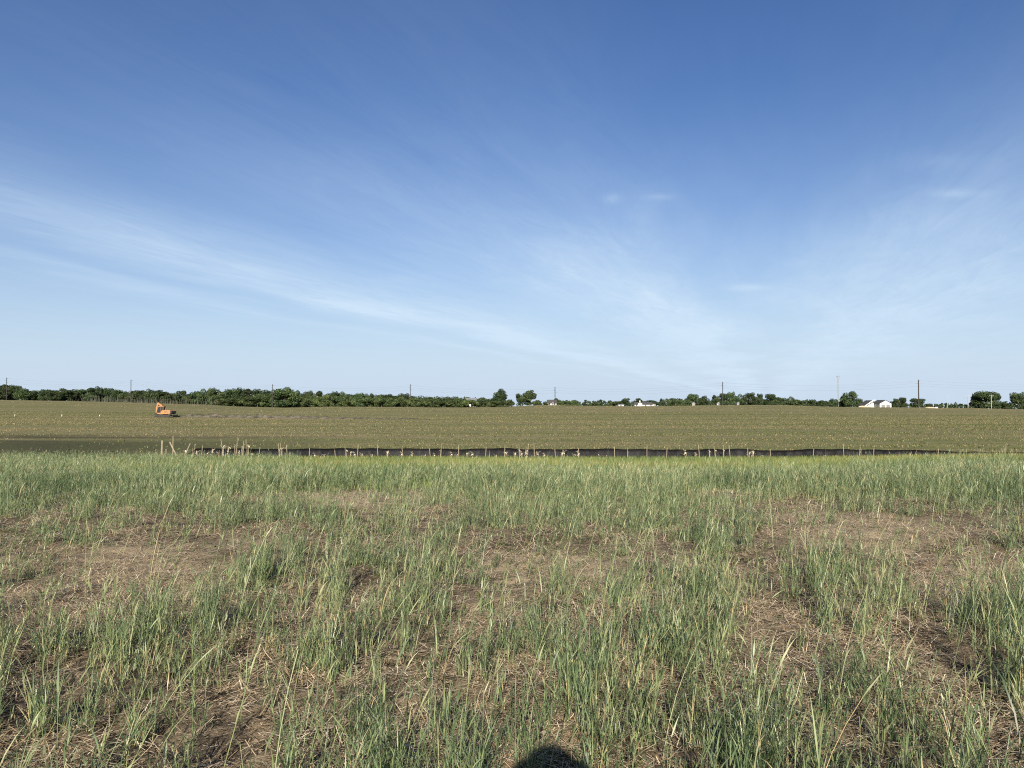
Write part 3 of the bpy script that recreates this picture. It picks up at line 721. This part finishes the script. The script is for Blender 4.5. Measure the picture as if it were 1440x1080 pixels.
def tree(px, d, w_px, top_y, kind, label, group=None, name=None, base=None):
    """one tree: px and distance give its spot, width and top as measured at that distance"""
    g_ = on_ground(px, d)
    h = EYE + (HORIZON - top_y) / F * d - g_.z; w = w_px / F * d
    t = empty(name or ('shrub' if kind == 'shrub' else 'tree'), g_, random.uniform(0, 6.28))
    v = random.randrange(NV[kind])
    sx = w / (.98 if kind == 'round' else .72 if kind == 'tall' else 1.1)
    hz = h / (.98 if kind != 'shrub' else .84)
    t.scale = (sx, sx, hz)
    for nm, dat, mt in (('trunk', TRUNK[kind, v], bark_m), ('crown', CROWN[kind, v], crown_m)):
        o = bpy.data.objects.new(nm, dat); COL.objects.link(o); o.parent = t
    return tag(t, label, 'shrub' if kind == 'shrub' else 'tree', group)

ORD = ['first', 'second', 'third', 'fourth', 'fifth', 'sixth', 'seventh', 'eighth', 'ninth', 'tenth', 'eleventh', 'twelfth', 'thirteenth', 'fourteenth', 'fifteenth', 'sixteenth', 'seventeenth', 'eighteenth', 'nineteenth', 'twentieth']
TX = [-60, 0, 6, 12, 20, 30, 37, 50, 60, 68, 78, 95, 115, 140, 150, 165, 180, 205, 215, 235, 245, 265, 285, 295, 310, 330, 345, 352, 365, 380, 400, 415, 430, 450, 465, 480, 495, 515, 527, 540, 560, 577, 600, 640, 680, 720]
TY = [540, 538, 539, 542, 540, 542, 548, 546.5, 546, 545, 549, 546, 545, 543, 545.5, 547, 547.5, 546, 547.5, 550.5, 549, 550, 548.5, 545.5, 546, 545, 546, 543, 547, 545.5, 545, 547.5, 549, 551, 550.5, 548, 552.5, 551.5, 554.5, 553, 553, 552, 554, 555, 557, 559]
LM = [(-200, 9, 'left of the leftmost pole'), (9, 184, 'right of the leftmost pole'), (184, 383, 'right of the second pole'), (383, 577, 'right of the third pole'), (577, 2000, 'right of the fourth pole')]
cnt = {}
def where(px, what):
    for a_, b_, s in LM:
        if a_ <= px < b_:
            k = cnt.get((what, s), 0); cnt[what, s] = k + 1
            return f'{ORD[k]} {s}' if k < len(ORD) else f'farthest {s}'
px = -30
while px < 560:
    w = random.uniform(17, 27); px += w * .55
    tp = float(np.interp(px, TX, TY)) + random.uniform(-1.6, 2.8)
    kd = random.choice(['round', 'round', 'tall']); d = random.uniform(430, 465)
    look = 'broad crowned green tree' if kd == 'round' else 'narrow upright green tree'
    tree(px, d, w, tp, kd, f'{look} in the wood edge, {where(px, kd)}', 'trees of the wood edge')
px = 300
while px < 706:
    w = random.uniform(17, 30); px += w * .62
    tp = float(np.interp(px, [300, 330, 400, 470, 560, 640, 690, 720], [560, 557, 553, 556, 559, 560, 561, 564])) + random.uniform(-1.2, 1.6)
    tree(px, random.uniform(372, 392) if px < 600 else random.uniform(330, 345), w, tp, 'shrub', f'rounded green hedge bush before the wood, {where(px, "shrub")}', 'bushes of the hedge before the wood')
tree(400, 365, 42, 546, 'round', 'biggest dark rounded tree at the wood front, right of the tall pole', 'trees of the wood edge')
tree(716, 325, 16, 561, 'shrub', 'end bush of the hedge, farthest right', 'bushes of the hedge before the wood')
# trees standing apart, left to right
G = 'separate trees along the skyline'
for px, d, w, tp, kd, lb in [
    (703, 420, 23, 545.8, 'round', 'round topped dark tree at the hedge end, left of the notched pair'),
    (731, 425, 18, 553, 'round', 'lower dark tree joined to the left of a taller pointed one'),
    (745, 425, 20, 548, 'tall', 'taller dark tree right of the round one, left of bare sky'),
    (757, 425, 10, 562, 'shrub', 'low dark bush at the right foot of the paired trees'),
    (783, 470, 12, 559.5, 'round', 'dark tree behind the pole, over the small dark roof'),
    (788, 446, 10, 565, 'shrub', 'low bush before the right corner of the small dark roofed house'),
    (770, 446, 7, 567, 'shrub', 'tiny bush before the left corner of the small dark roofed house'),
    (797, 470, 20, 563.5, 'shrub', 'low bush right of the small dark roofed house'),
    (808, 520, 14, 562, 'shrub', 'low grey green bush, second right of the dark roofed house'),
    (823, 560, 9, 562, 'tall', 'small dark tree alone before the long white house, left'),
    (837, 560, 12, 564, 'shrub', 'small bush, second left of the long white house'),
    (866, 640, 20, 563.5, 'shrub', 'wide low bush at the left end of the long white house'),
    (880, 650, 16, 559.5, 'round', 'dark tree behind the left end of the long white house'),
    (897, 655, 14, 559, 'round', 'dark tree directly behind the long white house'),
    (915, 655, 22, 562, 'shrub', 'low spreading tree behind the right end of the long white house'),
    (931, 640, 9, 560, 'round', 'small round tree just right of the long white house'),
    (946, 480, 15, 562, 'shrub', 'low bushy tree left of the grove at the tall pole'),
    (957, 480, 9, 562.5, 'shrub', 'small bush at the left foot of the grove'),
    (975, 470, 19, 552.5, 'round', 'leftmost tall tree of the grove, left of the tall pole'),
    (990, 470, 15, 556, 'round', 'dark tree between the grove end and the tall pole'),
    (1006, 480, 13, 555, 'round', 'small tree of the grove just left of the tall pole'),
    (1018, 480, 17, 551.5, 'round', 'tree of the grove right behind the tall pole'),
    (1029, 482, 15, 550.5, 'round', 'tallest peak of the grove, just right of the tall pole'),
    (1042, 480, 15, 553.5, 'round', 'grove tree, third right of the tall pole'),
    (1055, 478, 19, 551.5, 'round', 'broad grove tree in the middle of the dark row'),
    (1068, 480, 12, 553, 'round', 'slim grove tree right of the broad middle one'),
    (1083, 478, 20, 552.5, 'round', 'grey green grove tree near the right end'),
    (1094, 475, 11, 558, 'round', 'last low tree at the right end of the grove'),
    (1103, 640, 10, 562, 'shrub', 'low bush filling the gap right of the grove'),
    (1113, 600, 13, 557, 'round', 'lone small tree between the grove and the steel tower'),
    (1129, 560, 16, 562.5, 'shrub', 'low hedge bush right of the lone small tree'),
    (1142, 430, 14, 561.5, 'round', 'dark bush like tree left of the steel tower'),
    (1156, 560, 16, 562.5, 'shrub', 'low hedge bush left of the tree at the steel tower'),
    (1170, 430, 15, 560, 'round', 'rounded dark tree at the foot of the steel tower'),
    (1195, 425, 25, 549.8, 'round', 'big light green tree right of the steel tower'),
    (1208, 428, 11, 560, 'round', 'low tree between the big light green tree and the white house'),
    (1185, 430, 10, 563, 'shrub', 'bush at the left foot of the big light green tree'),
    (1254, 425, 9, 564, 'shrub', 'low bush touching the right side of the white house'),
    (1260, 420, 11, 560, 'round', 'left half of the paired trees right of the white house'),
    (1269, 420, 13, 557.5, 'round', 'taller right half of the paired trees right of the white house'),
    (1290, 405, 23, 559, 'round', 'round dark tree behind the thick pole'),
    (1303, 410, 8, 567, 'shrub', 'small bush at the right foot of the tree behind the thick pole'),
    (1374, 390, 20, 551.5, 'round', 'left part of the wide dark crown before the pale pole'),
    (1386, 385, 36, 548, 'round', 'biggest wide dark tree beside the rightmost pale pole'),
    (1398, 390, 20, 551, 'round', 'right part of the wide dark crown, behind the rightmost pale pole'),
    (1412, 420, 13, 564, 'tall', 'small tree between the two big dark trees at right'),
    (1432, 380, 28, 551, 'round', 'big rounded dark tree at the far right end of the skyline'),
    (1446, 395, 22, 555, 'round', 'dark tree half out of the right edge of view'),
]: tree(px, d, w, tp, kd, lb, G)

# woods that read as one mass: behind the left wood edge and along the far skyline
a = Acc(); r = np.random.default_rng(77)
def mass(pxs, d0, d1, topf, n, size):
    for px in pxs:
        d = r.uniform(d0, d1); x_ = at_px(px, d); g_ = float(terrain(x_, d)); h = EYE + (HORIZON - topf(px)) / F * d - g_ + r.normal(0, .5)
        w = h * r.uniform(.8, 1.2)
        crown_acc(a, r, n, size, make_lobes(r, 'round'), x_, d, g_ - .08 * h, w, w, h)
mass(np.arange(-60, 700, 5), 470, 540, lambda p_: np.interp(p_, TX, TY) + 1.9, 500, .55)
mass(np.arange(560, 700, 8), 900, 1100, lambda p_: np.interp(p_, [560, 640, 700], [553.5, 555, 559]), 260, 1.1)
mass(np.arange(752, 990, 7), 800, 950, lambda p_: 562.9 + 1.3 * math.sin(p_ * .11), 160, 1.2)
mass(np.arange(940, 1125, 6), 560, 640, lambda p_: 559.5 + 2.0 * math.sin(p_ * .09) + max(0, p_ - 1080) * .06, 200, .8)
mass(np.arange(1090, 1240, 8), 900, 1000, lambda p_: 561.8 + 1.0 * math.sin(p_ * .17), 220, 1.2)
mass(np.arange(1225, 1460, 7), 1100, 1300, lambda p_: np.interp(p_, [1225, 1300, 1320, 1335, 1350, 1370, 1460], [566, 567, 566.5, 565.5, 567, 566, 568]), 220, 1.4)
tag(a.build('woodland', wood_m), 'distant dark green woods massed along the skyline', 'woods', kind='stuff')
# bare grey brush before the left wood
a = Acc(); nb = 700
pxb = np.concatenate([118 + 125 * rng.random(600) ** .9 + rng.normal(0, 8, 600), rng.uniform(236, 300, 100)]); d = rng.uniform(405, 425, nb); xb = at_px(pxb, d)
ribbons(a, np.stack([xb, d, terrain(xb, d)], 1), rng.random(nb) * 6.28, rng.uniform(0, .25, nb), rng.uniform(0, .5, nb), rng.uniform(1.5, 5.6, nb) * rng.random(nb) ** .3, rng.uniform(.05, .16, nb), 3, rng.random(nb), twist=rng.uniform(-1.5, 1.5, nb))
tag(a.build('bare_brush', twig_m), 'leafless grey brush at the foot of the left wood', 'brush', kind='stuff')

# ------------------------------------------------------------------ houses
def house(px, d, w, dep, h, rh, wall, roof, label, gable_front=False, nwin=3, rz=0.0, door=True, name='house', cat='house', group='buildings along the skyline'):
    t = empty(name, on_ground(px, d), rz); t.location.z -= .02
    # outline along x for a front gable, along y otherwise
    if gable_front:
        MB().prism([(-w / 2, -.3), (w / 2, -.3), (w / 2, h), (0, h + rh), (-w / 2, h)], -dep / 2, dep / 2).build('wall', wall, t)
        m = MB()
        for s in (-1, 1): m.prism([(0, h + rh + .03), (s * (w / 2 + .35), h - .35 * rh / (w / 2) + .03), (s * (w / 2 + .35), h - .35 * rh / (w / 2) + .2), (0, h + rh + .2)], -dep / 2 - .3, dep / 2 + .3)
        m.build('roof', roof, t)
    else:
        m = MB(); rot = Matrix.Rotation(R(90), 4, 'Z')
        q = MB().prism([(-dep / 2, -.3), (dep / 2, -.3), (dep / 2, h), (0, h + rh), (-dep / 2, h)], -w / 2, w / 2).build('wall', wall, t); q.data.transform(rot)
        m = MB()
        for s in (-1, 1): m.prism([(0, h + rh + .03), (s * (dep / 2 + .4), h - .4 * rh / (dep / 2) + .03), (s * (dep / 2 + .4), h - .4 * rh / (dep / 2) + .2), (0, h + rh + .2)], -w / 2 - .35, w / 2 + .35)
        q = m.build('roof', roof, t); q.data.transform(rot)
    for k in range(nwin):
        xx_ = (k + .5) / nwin * w - w / 2 + (.3 if k % 2 else -.2)
        f = MB().box((xx_, -dep / 2 - .03, h * .58), (1.15, .08, 1.25)).build('window', white_m if wall != white_m else cream_m, t)
        MB().box((xx_, -dep / 2 - .075, h * .58), (.95, .03, 1.05)).build('pane', pane_m, f)
    if door: MB().box((w * .08, -dep / 2 - .03, 1.02), (1.0, .07, 2.05)).build('door', door_m, t)
    return tag(t, label, cat, group)

wh = house(1239.5, 415, 6.2, 9, 2.1, 1.75, white_m, roof_m, 'white gabled farmhouse with two front gables right of the big light green tree', True, nwin=0, door=False)
for xx_ in (-1.3, 1.3): MB().box((xx_, -4.55, .85), (1.9, .1, 1.5)).build('garage_door', door_m, wh)
MB().prism([(-9.0, -.3), (-3.11, -.3), (-3.11, 1.6), (-4.6, 3.6), (-9.0, .9)], 1.5, 8).build('wing_wall', cream_m, wh)
MB().prism([(-9.3, .72), (-4.6, 3.62), (-4.6, 3.9), (-9.3, 1.0)], -.6, 8.3).build('wing_roof', roof_m, wh)
MB().prism([(-9.35, .55), (-4.5, 3.55), (-3.3, 4.15), (-4.9, 4.1), (-9.5, .9)], -.95, -.61).build('wing_gable_trim', white_m, wh)
MB().box((-6.2, -.7, .6), (.5, .3, 1.9)).build('porch_post', white_m, wh)
lh = house(904, 600, 14, 8, 1.7, 1.7, white_m, roof_m, 'long low white house with dark roof before a row of trees', False, 4)
MB().prism([(-4.6, -.3), (-1.4, -.3), (-1.4, 2.3), (-3, 3.2), (-4.6, 2.3)], -5.2, -4.02).build('porch', white_m, lh)
MB().box((-2.4, 0, 4.1), (.8, .8, 1.3)).build('chimney', white_m, lh)
house(873, 610, 4.2, 4, 1.2, .6, cream_m, groof_m, 'low pale shed left of the long white house', False, 1, door=False, name='shed', cat='shed')
house(919, 600, 2.2, 3, 1.5, .5, white_m, groof_m, 'tiny white shed at the right end of the long white house', True, 0, name='shed', cat='shed')
house(776, 455, 5.0, 6, 1.5, 1.7, white_m, roof_m, 'small white house with dark roof beside the middle pole', False, 2)
house(663, 385, 4.6, 6, 2.6, 1.7, white_m, groof_m, 'white house under a grey roof half hidden behind the hedge', False, 2)
house(975, 455, 1.3, 2.0, 1.5, .6, cream_m, groof_m, 'small cream shed before the grove, left of the tall pole', True, 0, name='shed', cat='shed')
house(1009.5, 440, 1.2, 1.6, 1.0, .35, cream_m, groof_m, 'tiny pale box hut just left of the tall pole', True, 0, name='shed', cat='shed')
house(1037.5, 450, 1.0, 1.4, 1.2, .4, cream_m, groof_m, 'tiny pale box hut right of the tall pole', True, 0, name='shed', cat='shed')
def heap(px, d, w, h, mat, label):
    b_ = bmesh.new(); bmesh.ops.create_icosphere(b_, subdivisions=4, radius=1)
    for v in b_.verts:
        k = .75 + .5 * float(fbm(np.array([v.co.x * 2 + px]), np.array([v.co.y * 2 + v.co.z]), 3, 9)[0])
        v.co = Vector((v.co.x * w / 2 * k, v.co.y * w / 2.5 * k, max(v.co.z, -.1) * h * k))
    me = bpy.data.meshes.new('dirt_pile'); b_.to_mesh(me); b_.free(); o = link_mesh('dirt_pile', me, mat, None, True); o.location = on_ground(px, d); tag(o, label, 'dirt pile', 'heaps before the skyline')
sandm = simple('pale_sand', (.50, .40, .27), .95, var=.3, scale=2, spec=.05)
heap(1213, 400, 4.2, .85, sandm, 'pale sandy heap at the left of the white gabled farmhouse')
heap(1308, 330, 4.6, .5, sandm, 'low sandy heap right of the thick pole')
heap(1316, 325, 1.5, .55, white_m, 'small whitish heap beside the low sandy heap')

# ------------------------------------------------------------------ poles, wires, tower
def pole(px, d, top_y, r_, label, mat=pole_m, arms=1, base_y=None, group='tall poles of the power line'):
    g_ = on_ground(px, d); h = EYE + (HORIZON - top_y) / F * d - g_.z
    t = empty('utility_pole', g_)
    MB().tube((0, 0, -.5), (0, 0, h), r_, r_ * .75, 10).build('pole', mat, t)
    tops = []
    if arms == 1:
        for s, z in ((1, h - .6), (-1, h - 1.7), (1, h - 2.8)):
            m = MB().tube((0, 0, z), (s * .75, 0, z + .12), .06, .04, 6); m.build('insulator_arm', mat, t); tops.append(Vector((s * .75, 0, z + .12)) + g_)
    else:
        q = MB().box((0, -.12, h - .5), (2.4, .12, .14)).build('crossarm', mat, t)
        for xx_ in (-1.1, 0, 1.1):
            MB().tube((xx_, -.12, h - .43), (xx_, -.12, h - .2), .05, .03, 6).build('insulator', steel_m, q); tops.append(Vector((xx_, -.12, h - .2)) + g_)
    tag(t, label, 'utility pole', group); return tops
T = [pole(-150, 430, 531, .22, 'tall pole standing beyond the left end of the wood'),
     pole(9, 400, 531, .2, 'leftmost tall pole rising above the wood'),
     pole(184, 405, 534, .2, 'tall thin pole above the wood left of the excavator'),
     pole(383, 352, 540.5, .17, 'tall thin pole before the big round tree of the wood'),
     pole(577, 400, 540.5, .2, 'thin pole rising over the wood before the grey roofed house'),
     pole(780.5, 352, 544, .2, 'tall pole beside the small white house with dark roof'),
     pole(1016.3, 345, 537, .2, 'tall pole before the dark grove of trees'),
     pole(1291.8, 330, 534, .27, 'thick dark pole before the round tree right of the white farmhouse'),
     pole(1620, 330, 533, .25, 'tall pole beyond the right end of the skyline trees')]
pl = empty('power_line', T[0][0]); tag(pl, 'three thin wires strung between the tall poles across the sky', 'power line')
for k in range(3):
    m = MB()
    for A, B in zip(T[:-1], T[1:]):
        pa, pb = A[k] - pl.location, B[k] - pl.location; prev = pa
        for q in range(1, 13):
            t_ = q / 12; cur = pa.lerp(pb, t_) - Vector((0, 0, 1.6 * 4 * t_ * (1 - t_))); m.tube(prev, cur, .010, n=4); prev = cur
    m.build('wire', wire_m, pl)
gp = 'pale crossarm poles at the right'
pole(1332, 520, 557, .17, 'leftmost pale crossarm pole, between two dark trees', palepole_m, 2, group=gp)
pole(1361, 450, 555.3, .18, 'middle pale crossarm pole, just left of the biggest dark tree', palepole_m, 2, group=gp)
pole(1394, 375, 555.3, .15, 'rightmost pale crossarm pole, before the biggest dark tree', palepole_m, 2, group=gp)

g_ = on_ground(1179, 900); h = EYE + (HORIZON - 528.5) / F * 900 - g_.z
tw = empty('cell_tower', g_); tag(tw, 'slim grey steel antenna tower with a flat head above the trees', 'tower')
m = MB()
for k in range(3):
    a0 = k * 2.094; c0 = Vector((math.cos(a0), math.sin(a0), 0)); m.tube(c0 * .85, c0 * .55 + Vector((0, 0, h - 1)), .11, .09, 6)
    c1 = Vector((math.cos(a0 + 2.094), math.sin(a0 + 2.094), 0)); n_ = 18
    for q in range(n_):
        z0, z1 = (h - 1) * q / n_, (h - 1) * (q + 1) / n_; r0, r1 = .85 - .3 * q / n_, .85 - .3 * (q + 1) / n_
        m.tube(c0 * r0 + Vector((0, 0, z0)), c1 * r1 + Vector((0, 0, z1)), .045, n=4).tube(c1 * r0 + Vector((0, 0, z0)), c0 * r1 + Vector((0, 0, z1)), .045, n=4)
m.build('lattice_mast', steel_m, tw)
pf = MB().tube((0, 0, h - 1), (0, 0, h - .8), 1.5, n=12).build('platform', steel_m, tw)
for k in range(9):
    a0 = k * 6.283 / 9; MB().box((1.7 * math.cos(a0), 1.7 * math.sin(a0), h - .6), (.28, .28, 1.7), bevel=.04).build('antenna', steel_m, pf)
MB().tube((0, 0, h - 1), (0, 0, h + 1.2), .06, .03, 6).build('lightning_rod', steel_m, tw)

# ------------------------------------------------------------------ the photographer behind the camera (casts the shadow at the bottom)
shirt_m = simple('grey_shirt', (.12, .13, .15), .9, var=.15); jean_m = simple('blue_jeans', (.045, .06, .10), .9, var=.2); skin_m = simple('skin', (.50, .31, .22), .55, var=.05)
cap_m = simple('dark_cap', (.03, .03, .035), .8, var=.1); phone_m = simple('black_phone', (.02, .02, .02), .25, var=.05, spec=.6)
def skin(name, verts, edges, mat, parent, sub=2):
    me = bpy.data.meshes.new(name); me.from_pydata([v[:3] for v in verts], edges, []); o = link_mesh(name, me, mat, parent)
    bpy.context.view_layer.objects.active = o
    md = o.modifiers.new('Skin', 'SKIN'); md.use_smooth_shade = True
    for v, s in zip(me.skin_vertices[0].data, verts): v.radius = (s[3], s[4] if len(s) > 4 else s[3])
    me.skin_vertices[0].data[0].use_root = True
    o.modifiers.new('Subdivision', 'SUBSURF').levels = sub; o.modifiers['Subdivision'].render_levels = sub
    return o
PYo = -.42
ph = empty('person', (0, PYo, float(terrain(0, PYo)))); tag(ph, 'person in brimmed hat, grey shirt and jeans holding a phone up to photograph', 'person')
bv = [(0, 0, .96, .15, .12), (0, -.01, 1.12, .14, .11), (0, -.02, 1.30, .17, .12), (0, -.01, 1.43, .11, .09), (0, 0, 1.50, .055), (0, .02, 1.58, .078, .09), (0, .02, 1.68, .085, .10), (0, .01, 1.75, .06, .07)]
be = [(k, k + 1) for k in range(7)]
for s in (-1, 1):
    b0 = len(bv); bv += [(s * .10, 0, .90, .09), (s * .11, .02, .50, .06), (s * .12, -.01, .10, .042), (s * .12, .12, .05, .04)]; be += [(0, b0), (b0, b0 + 1), (b0 + 1, b0 + 2), (b0 + 2, b0 + 3)]
    b0 = len(bv); bv += [(s * .20, -.01, 1.41, .06), (s * .27, .08, 1.20, .045), (s * .12, .26, 1.46, .032), (s * .085, .285, 1.52, .03, .015)]; be += [(3, b0), (b0, b0 + 1), (b0 + 1, b0 + 2), (b0 + 2, b0 + 3)]
    for k in range(4):
        f0 = len(bv); bv += [(s * .085, .30, 1.525 + .018 * k, .010), (s * .05, .315, 1.53 + .02 * k, .009), (s * .03 + s * .006 * k, .30, 1.53 + .02 * k, .008)]; be += [(b0 + 3, f0), (f0, f0 + 1), (f0 + 1, f0 + 2)]
    f0 = len(bv); bv += [(s * .07, .265, 1.53, .011), (s * .04, .255, 1.55, .009)]; be += [(b0 + 3, f0), (f0, f0 + 1)]
skin('body', bv, be, skin_m, ph)
skin('shirt', [(0, 0, .88, .185, .155), (0, -.01, 1.12, .165, .135), (0, -.02, 1.30, .19, .14), (0, -.01, 1.44, .12, .10)] + [(s * q[0], q[1], q[2], q[3]) for s in (-1, 1) for q in ((.21, -.01, 1.41, .078), (.26, .06, 1.25, .065))],
     [(0, 1), (1, 2), (2, 3), (3, 4), (4, 5), (3, 6), (6, 7)], shirt_m, ph)
skin('trousers', [(0, 0, .95, .15, .13)] + [(s * q[0], q[1], q[2], q[3]) for s in (-1, 1) for q in ((.09, 0, .78, .105), (.11, .02, .50, .08), (.12, -.01, .10, .065))], [(0, 1), (1, 2), (2, 3), (0, 4), (4, 5), (5, 6)], jean_m, ph)
for s in (-1, 1): MB().ball((s * .12, .07, .045), (.11, .29, .10), 3).build('shoe', cap_m, ph, True)
MB().ball((0, .01, 1.735), (.215, .25, .16), 3).tube((0, .01, 1.70), (0, .01, 1.72), .185, .16, 28).build('hat', cap_m, ph, True)
for s in (-1, 1): MB().ball((s * .033, .108, 1.655), (.026, .02, .016), 2).build('eye', white_m, ph, True)
MB().ball((0, .122, 1.625), (.03, .045, .045), 2).build('nose', skin_m, ph, True)
phone = MB().box((0, 0, 0), (.15, .009, .075), bevel=.004).build('phone', phone_m); phone.location = (0, -.035, EYE - .005); tag(phone, 'black phone held sideways in both hands of the person', 'phone')
